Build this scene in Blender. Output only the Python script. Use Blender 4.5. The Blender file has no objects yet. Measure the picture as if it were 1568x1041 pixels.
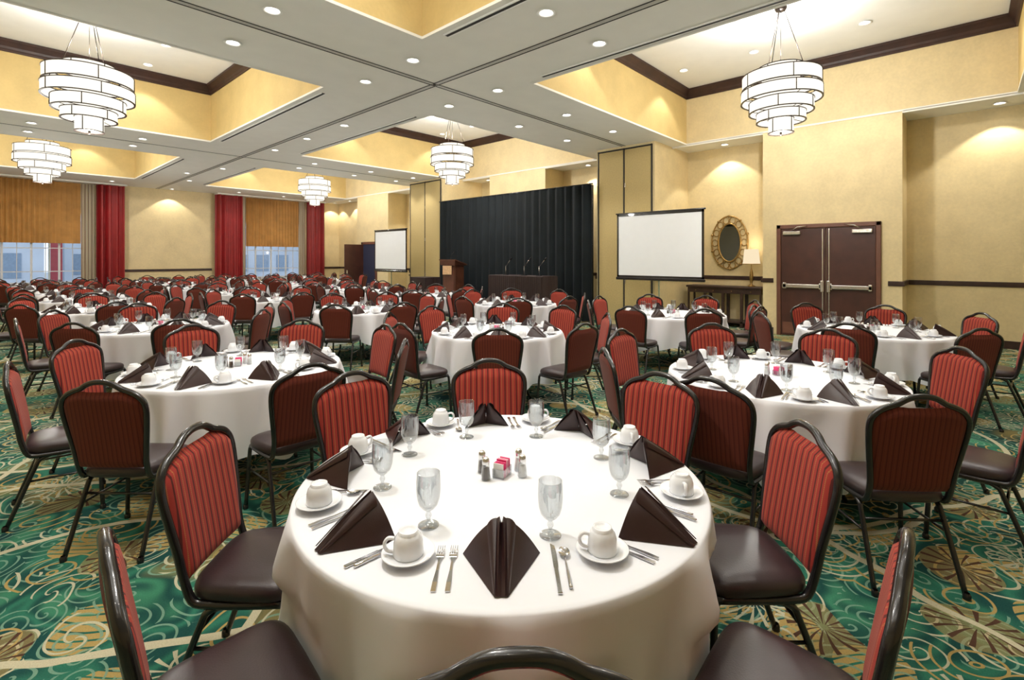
import bpy, math, random
from math import sin, cos, pi, sqrt, atan2, radians
from mathutils import Vector, Matrix
random.seed(7)
SC = bpy.context.scene
COL = SC.collection

# ------------------------------------------------------------ materials
def new_mat(name):
    m = bpy.data.materials.new(name); m.use_nodes = True
    nt = m.node_tree
    b = nt.nodes.get('Principled BSDF')
    return m, nt, b

def simple(name, col, rough=0.5, metal=0.0, spec=0.5, noise=0.0, nscale=8.0, bump=0.0, bscale=60.0, sheen=0.0, coat=0.0):
    m, nt, b = new_mat(name)
    b.inputs['Base Color'].default_value = (*col, 1)
    b.inputs['Roughness'].default_value = rough
    b.inputs['Metallic'].default_value = metal
    b.inputs['Specular IOR Level'].default_value = spec
    b.inputs['Coat Weight'].default_value = coat
    if sheen: b.inputs['Sheen Weight'].default_value = sheen
    tc = nt.nodes.new('ShaderNodeTexCoord')
    if noise > 0:
        n = nt.nodes.new('ShaderNodeTexNoise'); n.inputs['Scale'].default_value = nscale
        n.inputs['Detail'].default_value = 5
        nt.links.new(tc.outputs['Object'], n.inputs['Vector'])
        r = nt.nodes.new('ShaderNodeValToRGB')
        r.color_ramp.elements[0].position = 0.3; r.color_ramp.elements[1].position = 0.7
        r.color_ramp.elements[0].color = (*[c*(1-noise) for c in col], 1)
        r.color_ramp.elements[1].color = (*[min(1, c*(1+noise)) for c in col], 1)
        nt.links.new(n.outputs['Fac'], r.inputs['Fac'])
        nt.links.new(r.outputs['Color'], b.inputs['Base Color'])
    if bump > 0:
        n2 = nt.nodes.new('ShaderNodeTexNoise'); n2.inputs['Scale'].default_value = bscale
        nt.links.new(tc.outputs['Object'], n2.inputs['Vector'])
        bp = nt.nodes.new('ShaderNodeBump'); bp.inputs['Strength'].default_value = bump
        bp.inputs['Distance'].default_value = 0.01
        nt.links.new(n2.outputs['Fac'], bp.inputs['Height'])
        nt.links.new(bp.outputs['Normal'], b.inputs['Normal'])
    return m

class NB:
    """tiny node expression helper"""
    def __init__(s, nt): s.nt = nt
    def n(s, t, **kw):
        nd = s.nt.nodes.new(t)
        for k, v in kw.items(): setattr(nd, k, v)
        return nd
    def lk(s, a, b): s.nt.links.new(a, b)
    def m(s, op, a, b=None, c=None):
        nd = s.n('ShaderNodeMath', operation=op)
        for i, v in enumerate((a, b, c)):
            if v is None: continue
            if isinstance(v, (int, float)): nd.inputs[i].default_value = v
            else: s.lk(v, nd.inputs[i])
        return nd.outputs[0]
    def mix(s, f, a, b):
        nd = s.n('ShaderNodeMix', data_type='RGBA')
        if isinstance(f, (int, float)): nd.inputs['Factor'].default_value = f
        else: s.lk(f, nd.inputs['Factor'])
        for key, v in ((6, a), (7, b)):
            if isinstance(v, tuple): nd.inputs[key].default_value = (*v, 1)
            else: s.lk(v, nd.inputs[key])
        return nd.outputs[2]
    def vm(s, op, a, b=None):
        nd = s.n('ShaderNodeVectorMath', operation=op)
        s.lk(a, nd.inputs[0])
        if b is not None:
            if isinstance(b, tuple): nd.inputs[1].default_value = b
            else: s.lk(b, nd.inputs[1])
        return nd

def carpet_mat():
    m, nt, b = new_mat('carpet_pattern')
    e = NB(nt)
    tc = e.n('ShaderNodeTexCoord'); P = tc.outputs['Object']
    nz = e.n('ShaderNodeTexNoise'); nz.inputs['Scale'].default_value = 1.8; nz.inputs['Detail'].default_value = 1
    e.lk(P, nz.inputs['Vector'])
    sub = e.vm('SUBTRACT', nz.outputs['Color'], (0.5, 0.5, 0.5))
    scl = e.n('ShaderNodeVectorMath', operation='SCALE'); e.lk(sub.outputs[0], scl.inputs[0]); scl.inputs['Scale'].default_value = 0.24
    W = e.vm('ADD', P, scl.outputs[0]).outputs[0]
    n1 = e.n('ShaderNodeTexNoise'); n1.inputs['Scale'].default_value = 1.9; n1.inputs['Detail'].default_value = 2
    e.lk(W, n1.inputs['Vector'])
    r = e.n('ShaderNodeValToRGB'); cr = r.color_ramp; cr.interpolation = 'EASE'
    cr.elements[0].position = 0.30; cr.elements[0].color = (0.006, 0.034, 0.038, 1)
    cr.elements[1].position = 0.43; cr.elements[1].color = (0.006, 0.058, 0.050, 1)
    for p, c in ((0.49, (0.014, 0.145, 0.088)), (0.55, (0.006, 0.058, 0.048)), (0.62, (0.026, 0.180, 0.095)), (0.70, (0.006, 0.042, 0.044))):
        x = cr.elements.new(p); x.color = (*c, 1)
    e.lk(n1.outputs['Fac'], r.inputs['Fac'])
    col = r.outputs['Color']
    n4 = e.n('ShaderNodeTexNoise'); n4.inputs['Scale'].default_value = 1.3; n4.inputs['Detail'].default_value = 1
    e.lk(e.vm('ADD', W, (21.0, 4.0, 0)).outputs[0], n4.inputs['Vector'])
    mr = e.n('ShaderNodeMapRange'); e.lk(n4.outputs['Fac'], mr.inputs['Value'])
    mr.inputs['From Min'].default_value = .60; mr.inputs['From Max'].default_value = .66
    col = e.mix(e.m('MULTIPLY', mr.outputs['Result'], .75), col, (0.22, 0.165, 0.045))
    def layer(scale, off):
        ad = e.vm('ADD', W, off).outputs[0]
        v = e.n('ShaderNodeTexVoronoi', voronoi_dimensions='2D'); v.inputs['Scale'].default_value = scale
        v.inputs['Randomness'].default_value = 0.85
        e.lk(ad, v.inputs['Vector'])
        loc = e.vm('SUBTRACT', ad, v.outputs['Position']).outputs[0]
        sp = e.n('ShaderNodeSeparateXYZ'); e.lk(loc, sp.inputs[0])
        d = e.m('SQRT', e.m('ADD', e.m('MULTIPLY', sp.outputs[0], sp.outputs[0]), e.m('MULTIPLY', sp.outputs[1], sp.outputs[1])))
        a = e.m('ARCTAN2', sp.outputs[1], sp.outputs[0])
        sc = e.n('ShaderNodeSeparateColor'); e.lk(v.outputs['Color'], sc.inputs[0])
        return d, a, sc.outputs[0], sc.outputs[1], sp
    cream = (0.44, 0.42, 0.28); gold = (0.36, 0.245, 0.06); brown = (0.07, 0.030, 0.015); mint = (0.15, 0.29, 0.20)
    d, a, c1, c2, sp = layer(2.5, (3.1, 7.7, 0))
    disc = e.m('MULTIPLY', e.m('LESS_THAN', d, 0.13), e.m('GREATER_THAN', c1, 0.58))
    stripe = e.m('GREATER_THAN', e.m('SINE', e.m('MULTIPLY', e.m('ADD', sp.outputs[0], sp.outputs[1]), 110.0)), -0.7)
    col = e.mix(e.m('MULTIPLY', disc, stripe), col, gold)
    d, a, c1, c2, sp = layer(4.8, (11.3, 2.2, 0))
    sp1 = e.m('SINE', e.m('ADD', e.m('MULTIPLY', d, 135.0), a))
    ln = e.m('MULTIPLY', e.m('GREATER_THAN', sp1, 0.76), e.m('GREATER_THAN', c1, 0.28))
    col = e.mix(e.m('MULTIPLY', ln, 0.85), col, mint)
    d, a, c1, c2, sp = layer(3.5, (0.7, 5.1, 0))
    sp2 = e.m('SINE', e.m('ADD', e.m('MULTIPLY', d, 88.0), e.m('MULTIPLY', a, 2.0)))
    ln = e.m('MULTIPLY', e.m('GREATER_THAN', sp2, 0.88), e.m('GREATER_THAN', c1, 0.48))
    col = e.mix(ln, col, cream)
    d, a, c1, c2, sp = layer(3.8, (9.9, 1.9, 0))
    sp3 = e.m('SINE', e.m('MULTIPLY', d, 92.0))
    ln = e.m('MULTIPLY', e.m('GREATER_THAN', sp3, 0.86), e.m('GREATER_THAN', c1, 0.55))
    col = e.mix(ln, col, gold)
    d, a, c1, c2, sp = layer(2.1, (5.5, 8.4, 0))
    ray = e.m('GREATER_THAN', e.m('SINE', e.m('MULTIPLY', a, 15.0)), 0.62)
    on = e.m('GREATER_THAN', c1, 0.55)
    burst = e.m('MULTIPLY', e.m('MULTIPLY', ray, e.m('LESS_THAN', d, 0.16)), on)
    burst = e.m('MULTIPLY', burst, e.m('GREATER_THAN', d, 0.02))
    isb = e.m('GREATER_THAN', c2, 0.6)
    inb = e.m('MULTIPLY', e.m('MULTIPLY', e.m('LESS_THAN', d, 0.17), on), isb)
    col = e.mix(e.m('MULTIPLY', inb, 0.45), col, gold)
    col = e.mix(burst, col, e.mix(isb, cream, brown))
    s2 = e.n('ShaderNodeSeparateXYZ'); e.lk(W, s2.inputs[0])
    def band(ax, ay, period, w1, off):
        t = e.m('ADD', e.m('ADD', e.m('MULTIPLY', s2.outputs[0], ax), e.m('MULTIPLY', s2.outputs[1], ay)), off)
        f = e.m('ABSOLUTE', e.m('SUBTRACT', e.m('FRACT', e.m('DIVIDE', t, period)), 0.5))
        return e.m('LESS_THAN', e.m('MULTIPLY', f, period), w1)
    bandc = (0.48, 0.44, 0.29)
    for args in ((0.54, 0.84, 1.8, 0.022, 0.3), (0.90, -0.43, 2.4, 0.020, 0.9)):
        col = e.mix(band(*args), col, bandc)
    v = e.n('ShaderNodeTexVoronoi', voronoi_dimensions='2D'); v.inputs['Scale'].default_value = 0.36; v.inputs['Randomness'].default_value = 0.5
    e.lk(P, v.inputs['Vector'])
    loc = e.vm('SUBTRACT', P, v.outputs['Position']).outputs[0]
    ln_ = e.vm('LENGTH', loc).outputs['Value']
    rg = e.m('LESS_THAN', e.m('ABSOLUTE', e.m('SUBTRACT', ln_, 0.9)), 0.02)
    col = e.mix(rg, col, bandc)
    n3 = e.n('ShaderNodeTexNoise'); n3.inputs['Scale'].default_value = 160; e.lk(P, n3.inputs['Vector'])
    hs = e.n('ShaderNodeHueSaturation'); e.lk(col, hs.inputs['Color'])
    e.lk(e.m('ADD', e.m('MULTIPLY', n3.outputs['Fac'], 0.5), 0.75), hs.inputs['Value'])
    hs.inputs['Saturation'].default_value = 0.90
    e.lk(hs.outputs['Color'], b.inputs['Base Color'])
    bp = e.n('ShaderNodeBump'); bp.inputs['Strength'].default_value = 0.4; bp.inputs['Distance'].default_value = 0.005
    e.lk(n3.outputs['Fac'], bp.inputs['Height']); e.lk(bp.outputs['Normal'], b.inputs['Normal'])
    b.inputs['Roughness'].default_value = 0.95; b.inputs['Specular IOR Level'].default_value = 0.1
    return m

def stripe_mat(name, base, s1, s2, freq, axis=0, rough=0.8, sheen=.06):
    m, nt, b = new_mat(name); e = NB(nt)
    tc = e.n('ShaderNodeTexCoord')
    s = e.n('ShaderNodeSeparateXYZ'); e.lk(tc.outputs['Object'], s.inputs[0])
    x = s.outputs[axis]
    t = e.m('SINE', e.m('MULTIPLY', x, freq))
    z = e.m('SINE', e.m('MULTIPLY', s.outputs[2], 900.0))
    c = e.mix(e.m('GREATER_THAN', t, 0.80), base, s1)
    t2 = e.m('SINE', e.m('ADD', e.m('MULTIPLY', x, freq), 2.6))
    k = e.m('MULTIPLY', e.m('GREATER_THAN', t2, 0.93), e.m('ADD', e.m('MULTIPLY', z, 0.3), 0.6))
    c = e.mix(k, c, s2)
    e.lk(c, b.inputs['Base Color'])
    b.inputs['Roughness'].default_value = rough
    b.inputs['Specular IOR Level'].default_value = 0.2
    b.inputs['Sheen Weight'].default_value = sheen
    return m

def wallcover(name, col, weave=0.05):
    """plaster-like vinyl wallcovering: broad mottling plus a fine woven grain"""
    m, nt, b = new_mat(name); e = NB(nt)
    tc = e.n('ShaderNodeTexCoord'); P = tc.outputs['Object']
    n = e.n('ShaderNodeTexNoise'); n.inputs['Scale'].default_value = 2.6; n.inputs['Detail'].default_value = 6
    e.lk(P, n.inputs['Vector'])
    n2 = e.n('ShaderNodeTexNoise'); n2.inputs['Scale'].default_value = 22; n2.inputs['Detail'].default_value = 3
    e.lk(P, n2.inputs['Vector'])
    hs = e.n('ShaderNodeHueSaturation'); hs.inputs['Color'].default_value = (*col, 1)
    v = e.m('ADD', e.m('MULTIPLY', e.m('SUBTRACT', n.outputs['Fac'], .5), .32), e.m('MULTIPLY', e.m('SUBTRACT', n2.outputs['Fac'], .5), weave*4))
    e.lk(e.m('ADD', v, 1.0), hs.inputs['Value'])
    e.lk(hs.outputs['Color'], b.inputs['Base Color'])
    bp = e.n('ShaderNodeBump'); bp.inputs['Strength'].default_value = .2; bp.inputs['Distance'].default_value = .01
    e.lk(n2.outputs['Fac'], bp.inputs['Height']); e.lk(bp.outputs['Normal'], b.inputs['Normal'])
    b.inputs['Roughness'].default_value = .7
    return m

def glass_mat(name, tint=(0.92, 0.94, 0.95), amt=0.10):
    m = bpy.data.materials.new(name); m.use_nodes = True
    nt = m.node_tree; nt.nodes.clear(); e = NB(nt)
    o = e.n('ShaderNodeOutputMaterial'); t = e.n('ShaderNodeBsdfTransparent'); t.inputs[0].default_value = (*tint, 1)
    g = e.n('ShaderNodeBsdfGlossy'); g.inputs['Roughness'].default_value = 0.03
    lw = e.n('ShaderNodeLayerWeight'); lw.inputs['Blend'].default_value = 0.4
    f = e.m('MINIMUM', e.m('ADD', e.m('MULTIPLY', lw.outputs['Facing'], 0.8), amt), 0.95)
    f = e.m('MULTIPLY', f, 0.8)
    mx = e.n('ShaderNodeMixShader'); e.lk(f, mx.inputs[0]); e.lk(t.outputs[0], mx.inputs[1]); e.lk(g.outputs[0], mx.inputs[2])
    e.lk(mx.outputs[0], o.inputs[0])
    return m

def emis_mat(name, col, s):
    m = bpy.data.materials.new(name); m.use_nodes = True
    nt = m.node_tree; nt.nodes.clear(); e = NB(nt)
    o = e.n('ShaderNodeOutputMaterial'); g = e.n('ShaderNodeEmission')
    g.inputs[0].default_value = (*col, 1); g.inputs[1].default_value = s
    e.lk(g.outputs[0], o.inputs[0]); return m

M = {}
M['wall'] = wallcover('wall_yellow_wallcovering', (0.73, 0.60, 0.35))
M['wallco'] = wallcover('coffer_gold_wallcovering', (0.65, 0.485, 0.205), .03)
M['pocket'] = simple('partition_panel_fabric', (0.50, 0.385, 0.17), 0.8, noise=0.06, nscale=30, bump=0.1)
M['ceil'] = simple('ceiling_paint', (0.85, 0.84, 0.79), 0.85, noise=0.02, nscale=3)
M['ceilw'] = simple('ceiling_white_paint', (0.90, 0.90, 0.88), 0.85, noise=0.02, nscale=3)
M['crown'] = simple('crown_dark_wood', (0.040, 0.016, 0.011), 0.5, noise=0.3, nscale=6)
M['trimdark'] = simple('rail_dark_wood', (0.040, 0.018, 0.014), 0.4, noise=0.3, nscale=8)
M['door'] = simple('door_dark_wood', (0.060, 0.020, 0.014), 0.4, noise=0.2, nscale=4)
M['frame'] = simple('door_frame_brown', (0.14, 0.055, 0.034), 0.45, noise=0.1)
M['steel'] = simple('brushed_steel', (0.72, 0.71, 0.70), 0.25, metal=1.0, noise=0.04)
M['silver'] = simple('cutlery_silver', (0.66, 0.66, 0.68), 0.16, metal=1.0, noise=0.02)
M['black'] = simple('black_metal', (0.009, 0.008, 0.009), 0.26, noise=0.1, coat=0.25)
M['slot'] = simple('diffuser_slot_black', (0.03, 0.028, 0.025), 0.7, noise=0.1)
M['track'] = simple('partition_track_grey', (0.50, 0.49, 0.45), 0.6, noise=0.05)
M['vinyl'] = simple('seat_brown_vinyl', (0.030, 0.018, 0.020), 0.36, noise=0.12, nscale=12, bump=0.06, bscale=200)
M['redf'] = stripe_mat('chair_red_stripe_fabric', (0.32, 0.036, 0.026), (0.085, 0.014, 0.012), (0.40, 0.17, 0.06), 175.0)
M['redb'] = stripe_mat('chair_back_maroon_fabric', (0.130, 0.026, 0.015), (0.085, 0.014, 0.010), (0.17, 0.040, 0.020), 260.0)
M['cloth'] = simple('white_tablecloth_fabric', (0.77, 0.785, 0.83), 0.8, noise=0.012, nscale=5, bump=0.10, bscale=14, sheen=0.1)
M['china'] = simple('white_china', (0.83, 0.85, 0.89), 0.12, noise=0.01, coat=0.3)
M['napkin'] = simple('napkin_chocolate_satin', (0.026, 0.0095, 0.0095), 0.36, noise=0.12, nscale=20, bump=0.06, bscale=300)
M['glass'] = glass_mat('clear_glass')
M['pane'] = glass_mat('window_glass', (0.9, 0.95, 1.0), 0.03)
M['pink'] = simple('sweetener_packet_pink', (0.80, 0.06, 0.22), 0.6, noise=0.1)
M['paper'] = simple('sugar_packet_paper', (0.85, 0.83, 0.80), 0.6, noise=0.03)
M['pepper'] = simple('pepper_grounds', (0.08, 0.06, 0.05), 0.9, noise=0.5, nscale=300)
M['salt'] = simple('salt_grains', (0.85, 0.85, 0.85), 0.9, noise=0.05, nscale=300)
M['shade'] = emis_mat('chandelier_shade_glow', (1.0, 0.93, 0.80), 1.7)
M['bulb'] = emis_mat('downlight_lens_glow', (1.0, 0.95, 0.86), 16)
M['lshade'] = emis_mat('table_lamp_shade_glow', (1.0, 0.82, 0.55), 1.3)
M['bronze'] = simple('chandelier_dark_bronze', (0.03, 0.022, 0.018), 0.35, metal=0.6, noise=0.1)
M['amber'] = simple('amber_sheer_curtain', (0.42, 0.205, 0.05), 0.7, noise=0.14, nscale=4)
M['reddrape'] = simple('red_drape_satin', (0.28, 0.012, 0.014), 0.5, noise=0.12, nscale=5)
M['stripe'] = stripe_mat('striped_curtain_panel', (0.50, 0.44, 0.34), (0.20, 0.10, 0.05), (0.40, 0.28, 0.14), 70.0)
M['blackdrape'] = simple('stage_black_drape', (0.005, 0.009, 0.012), 0.7, spec=.25, noise=0.2, nscale=4, sheen=0.03)
M['brownskirt'] = simple('table_skirt_brown', (0.028, 0.013, 0.012), 0.6, noise=0.1)
M['screen'] = simple('projection_screen_white', (0.86, 0.89, 0.93), 0.7, noise=0.01)
M['wood'] = simple('lectern_cherry_wood', (0.09, 0.032, 0.017), 0.35, noise=0.3, nscale=5, coat=0.2)
M['gold'] = simple('antique_gold', (0.34, 0.22, 0.08), 0.38, metal=0.85, noise=0.25, nscale=30)
M['mirror'] = simple('mirror_silvering', (0.14, 0.15, 0.15), 0.03, metal=1.0, noise=0.01)
M['winframe'] = simple('window_frame_white', (0.70, 0.72, 0.76), 0.4, noise=0.02)
M['building'] = simple('building_pale_facade', (0.58, 0.63, 0.70), 0.8, noise=0.1, nscale=0.6)
M['bwin'] = simple('building_window_dark', (0.26, 0.34, 0.44), 0.15, noise=0.1)
M['asph'] = simple('asphalt', (0.4, 0.42, 0.44), 0.9, noise=0.1)
M['redsign'] = simple('red_banner', (0.42, 0.07, 0.09), 0.6, noise=0.1)
M['placard'] = simple('placard_plate', (0.7, 0.45, 0.25), 0.4, noise=0.15, nscale=25)
M['halldark'] = simple('hallway_painted_dimness', (0.02, 0.025, 0.06), 0.6, noise=0.1)
M['carpet'] = carpet_mat()

# ------------------------------------------------------------ mesh builder
class MB:
    def __init__(s): s.v = []; s.f = []; s.m = []; s.sm = []; s.mats = []
    def mi(s, k):
        if k not in s.mats: s.mats.append(k)
        return s.mats.index(k)
    def add(s, vs, fs, k, smooth=False):
        o = len(s.v); s.v += [tuple(p) for p in vs]; i = s.mi(k)
        for f in fs:
            s.f.append(tuple(a+o for a in f)); s.m.append(i); s.sm.append(smooth)
    def box(s, x0, x1, y0, y1, z0, z1, k, bev=0.0):
        if bev <= 0:
            vs = [(x, y, z) for z in (z0, z1) for y in (y0, y1) for x in (x0, x1)]
            s.add(vs, [(0, 2, 3, 1), (4, 5, 7, 6), (0, 1, 5, 4), (2, 6, 7, 3), (0, 4, 6, 2), (1, 3, 7, 5)], k)
        else:
            b = bev
            def ring(i, z):
                return [(x0+i, y0+b, z), (x0+b, y0+i, z), (x1-b, y0+i, z), (x1-i, y0+b, z), (x1-i, y1-b, z), (x1-b, y1-i, z), (x0+b, y1-i, z), (x0+i, y1-b, z)]
            rs = [ring(b*.7, z0), ring(0, z0+b), ring(0, z1-b), ring(b*.7, z1)]
            vs = sum(rs, []); fs = []
            for r in range(3):
                for i in range(8):
                    j = (i+1) % 8; fs.append((r*8+i, r*8+j, r*8+8+j, r*8+8+i))
            fs.append(tuple(range(7, -1, -1))); fs.append(tuple(range(24, 32)))
            s.add(vs, fs, k)
    def lathe(s, prof, k, seg=24, c=(0, 0, 0), smooth=True, sx=1, sy=1):
        vs = []; fs = []; n = len(prof)
        for r, z in prof:
            for i in range(seg):
                a = 2*pi*i/seg; vs.append((c[0]+r*cos(a)*sx, c[1]+r*sin(a)*sy, c[2]+z))
        for j in range(n-1):
            for i in range(seg):
                q = (i+1) % seg
                fs.append((j*seg+i, j*seg+q, (j+1)*seg+q, (j+1)*seg+i))
        s.add(vs, fs, k, smooth)
    def tube(s, pts, r, k, seg=8, closed=False, flat=1.0, caps=True):
        pts = [Vector(p) for p in pts]; n = len(pts)
        vs = []; fs = []; up = None
        for i, p in enumerate(pts):
            if closed: t = pts[(i+1) % n]-pts[i-1]
            else: t = pts[min(i+1, n-1)]-pts[max(i-1, 0)]
            t.normalize()
            if up is None:
                ref = Vector((0, 0, 1)) if abs(t.z) < .9 else Vector((0, 1, 0))
                up = (ref-t*ref.dot(t)).normalized()
            else:
                up = (up-t*up.dot(t)).normalized()
            sd = t.cross(up)
            rr = r[i] if isinstance(r, (list, tuple)) else r
            for j in range(seg):
                a = 2*pi*j/seg; vs.append(p+up*cos(a)*rr+sd*sin(a)*rr*flat)
        m = n if closed else n-1
        for i in range(m):
            i2 = (i+1) % n
            for j in range(seg):
                q = (j+1) % seg; fs.append((i*seg+j, i*seg+q, i2*seg+q, i2*seg+j))
        if not closed and caps:
            fs.append(tuple(range(seg-1, -1, -1))); fs.append(tuple((n-1)*seg+j for j in range(seg)))
        s.add(vs, fs, k, True)
    def grid(s, fn, nu, nv, k, smooth=True):
        vs = [fn(i/nu, j/nv) for j in range(nv+1) for i in range(nu+1)]; fs = []
        for j in range(nv):
            for i in range(nu):
                a = j*(nu+1)+i; fs.append((a, a+1, a+nu+2, a+nu+1))
        s.add(vs, fs, k, smooth)
    def merge(s, o, mat):
        off = len(s.v); s.v += [tuple(mat @ Vector(p)) for p in o.v]
        mp = [s.mi(k) for k in o.mats]
        for f, i, sm in zip(o.f, o.m, o.sm):
            s.f.append(tuple(a+off for a in f)); s.m.append(mp[i]); s.sm.append(sm)
    def mesh(s, name):
        me = bpy.data.meshes.new(name); me.from_pydata(s.v, [], s.f)
        for k in s.mats: me.materials.append(M[k])
        me.polygons.foreach_set('material_index', s.m)
        me.polygons.foreach_set('use_smooth', s.sm)
        me.update(); return me
def obj(name, me, loc=(0, 0, 0), rz=0.0, parent=None, sc=1.0):
    if isinstance(me, MB): me = me.mesh(name)
    o = bpy.data.objects.new(name, me); COL.objects.link(o)
    o.location = loc; o.rotation_euler = (0, 0, rz); o.scale = (sc, sc, sc)
    if parent: o.parent = parent
    return o
def smooth_path(pts, sub=5):
    P = [Vector(p) for p in pts]; out = []
    for i in range(len(P)-1):
        p0 = P[max(i-1, 0)]; p1 = P[i]; p2 = P[i+1]; p3 = P[min(i+2, len(P)-1)]
        for k in range(sub):
            t = k/sub
            out.append(0.5*((2*p1)+(-p0+p2)*t+(2*p0-5*p1+4*p2-p3)*t*t+(-p0+3*p1-3*p2+p3)*t**3))
    out.append(P[-1]); return out

# ------------------------------------------------------------ room (x: toward right wall, y: toward window wall)
HC, HT = 4.3, 5.6
XW, XR = 11.53, 12.43
YW = 23.2
XB = [-4.0, -1.8, 3.75, 5.85, XW, 12.6]
YB = [-4.0, -0.6, 4.95, 7.45, 12.95, 15.4, 20.9, 23.4]
COFX = {1: (XB[1], XB[2]), 3: (XB[3], XB[4])}
COFY = {1: (YB[1], YB[2]), 3: (YB[3], YB[4]), 5: (YB[5], YB[6])}
fl = MB(); fl.box(-4.2, 12.6, -4.2, 23.4, -0.1, 0, 'carpet'); obj('floor', fl)
ce = MB()
for i in range(5):
    for j in range(7):
        x0, x1, y0, y1 = XB[i], XB[i+1], YB[j], YB[j+1]
        if i in COFX and j in COFY:
            ce.add([(x0, y0, HT), (x1, y0, HT), (x1, y1, HT), (x0, y1, HT)], [(0, 3, 2, 1)], 'ceilw')
            for a, b_ in (((x0, y0), (x1, y0)), ((x1, y0), (x1, y1)), ((x1, y1), (x0, y1)), ((x0, y1), (x0, y0))):
                ce.add([(*a, HC), (*b_, HC), (*b_, HT), (*a, HT)], [(0, 1, 2, 3)], 'wallco' if not (a[0] == XW and b_[0] == XW) else 'wall')
        else:
            ce.add([(x0, y0, HC), (x1, y0, HC), (x1, y1, HC), (x0, y1, HC)], [(0, 3, 2, 1)], 'ceil')
obj('ceiling', ce)
rf = MB(); rf.box(-4.2, 12.8, -4.2, 23.6, 5.75, 5.85, 'ceil'); obj('roof_slab', rf)
def ring_profile(mb, x0, x1, y0, y1, prof, k):
    vs = []; fs = []
    for o, z in prof:
        vs += [(x0+o, y0+o, z), (x1-o, y0+o, z), (x1-o, y1-o, z), (x0+o, y1-o, z)]
    for r in range(len(prof)-1):
        for i in range(4):
            j = (i+1) % 4; fs.append((r*4+i, r*4+j, r*4+4+j, r*4+4+i))
    mb.add(vs, fs, k)
tn = 1
for i, (x0, x1) in COFX.items():
    for j, (y0, y1) in COFY.items():
        c = MB()
        ring_profile(c, x0, x1, y0, y1, [(0.0, 5.38), (.025, 5.38), (.025, 5.41), (.04, 5.43), (.05, 5.47), (.10, 5.53), (.12, 5.55), (.12, 5.595), (0.0, 5.598)], 'crown')
        ring_profile(c, x0, x1, y0, y1, [(0.0, HC+.03), (.012, HC+.03), (.012, HC-.004), (-.05, HC-.004)], 'ceil')
        obj('trim_%d' % tn, c); tn += 1
t = MB()
for dy in (-.045, .045):
    t.box(-4, 10.6, 6.1+dy-.006, 6.1+dy+.006, HC-.006, HC+.01, 'slot')
t.box(-4, 10.6, 6.07, 6.13, HC-.004, HC+.01, 'track')
for dx in (-.045, .045):
    t.box(4.86+dx-.006, 4.86+dx+.006, -4, 23.2, HC-.006, HC+.01, 'slot')
t.box(4.83, 4.89, -4, 23.2, HC-.004, HC+.01, 'track')
t.box(-4, 10.6, 14.2, 14.22, HC-.006, HC+.01, 'slot')
obj('trim_%d' % tn, t); tn += 1
t = MB()
for i, (x0, x1) in COFX.items():
    for j, (y0, y1) in COFY.items():
        xs = x1+.13 if i == 1 else x0-.13
        t.box(xs-.025, xs+.025, y0+.3, y1-.3, HC-.008, HC+.01, 'slot')
        t.box(xs-.045, xs-.025, y0+.3, y1-.3, HC-.012, HC+.01, 'ceilw')
        t.box(xs+.025, xs+.045, y0+.3, y1-.3, HC-.012, HC+.01, 'ceilw')
obj('trim_%d' % tn, t); tn += 1

# right side wall
w = MB()
w.box(XR, 12.6, -4.2, YW, 0, HC, 'wall')
PIERS = [(.89, 3.26), (9.26, 11.6), (17.5, 19.9)]
for a, b_ in PIERS: w.box(XW, XR, a, b_, 0, HC, 'wall')
POCK = [(5.3, 6.85), (12.9, 14.7)]
for a, b_ in POCK: w.box(10.6, XR, a, b_, 0, HC, 'wall')
obj('wall_right', w)
w = MB()
for a, b_ in ((-4, .89), (3.26, 5.3), (6.85, 9.26), (11.6, 12.9), (14.7, 17.5), (19.9, 23.2)):
    w.box(XW-.012, XW+.05, a, b_, HC-.035, HC+.005, 'ceil')
obj('trim_%d' % tn, w); tn += 1
for a, b_ in POCK:
    p = MB(); n = 2; wd = (b_-a-.12)/n
    for q in range(n):
        y0 = a+.06+q*wd
        p.box(10.565, 10.6, y0+.02, y0+wd-.02, .12, HC-.10, 'pocket', .006)
        p.box(10.56, 10.6, y0-.012, y0+.012, .05, HC-.06, 'slot')
    p.box(10.56, 10.6, b_-.07, b_-.045, .05, HC-.06, 'slot')
    p.box(10.56, 10.6, a+.05, b_-.05, HC-.09, HC-.065, 'slot')
    for zz in (1.0, 2.2, 3.3):
        p.box(10.545, 10.57, a+.06+wd-.05, a+.06+wd-.03, zz, zz+.1, 'steel')
    obj('door_%d' % (3+POCK.index((a, b_))), p)
segs_y = [(XR, -4, .89), (XW, .89, 1.2-.1), (XW, 3.05, 3.26), (XR, 3.26, 5.3), (XR, 6.85, 9.26), (XW, 9.26, 11.6), (XR, 11.6, 12.9), (XR, 14.7, 17.5), (XW, 17.5, 18.25), (XW, 19.55, 19.9), (XR, 19.9, YW)]
segs_x = [(.89, XW, XR, -1), (3.26, XW, XR, 1), (5.3, 10.6, XR, -1), (6.85, 10.6, XR, 1), (9.26, XW, XR, -1), (11.6, XW, XR, 1), (12.9, 10.6, XR, -1), (14.7, 10.6, XR, 1), (17.5, XW, XR, -1), (19.9, XW, XR, 1)]
r1 = MB(); r2 = MB()
for X, a, b_ in segs_y:
    r1.box(X-.03, X, a, b_, 1.11, 1.16, 'trimdark'); r1.box(X-.018, X, a, b_, 1.09, 1.18, 'trimdark')
    r2.box(X-.02, X, a, b_, 0, .14, 'trimdark')
for Y, a, b_, s in segs_x:
    y0, y1 = (Y-.03, Y) if s < 0 else (Y, Y+.03)
    r1.box(a-.03, b_, y0, y1, 1.09, 1.18, 'trimdark')
    r2.box(a-.02, b_, y0, y1, 0, .14, 'trimdark')
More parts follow.
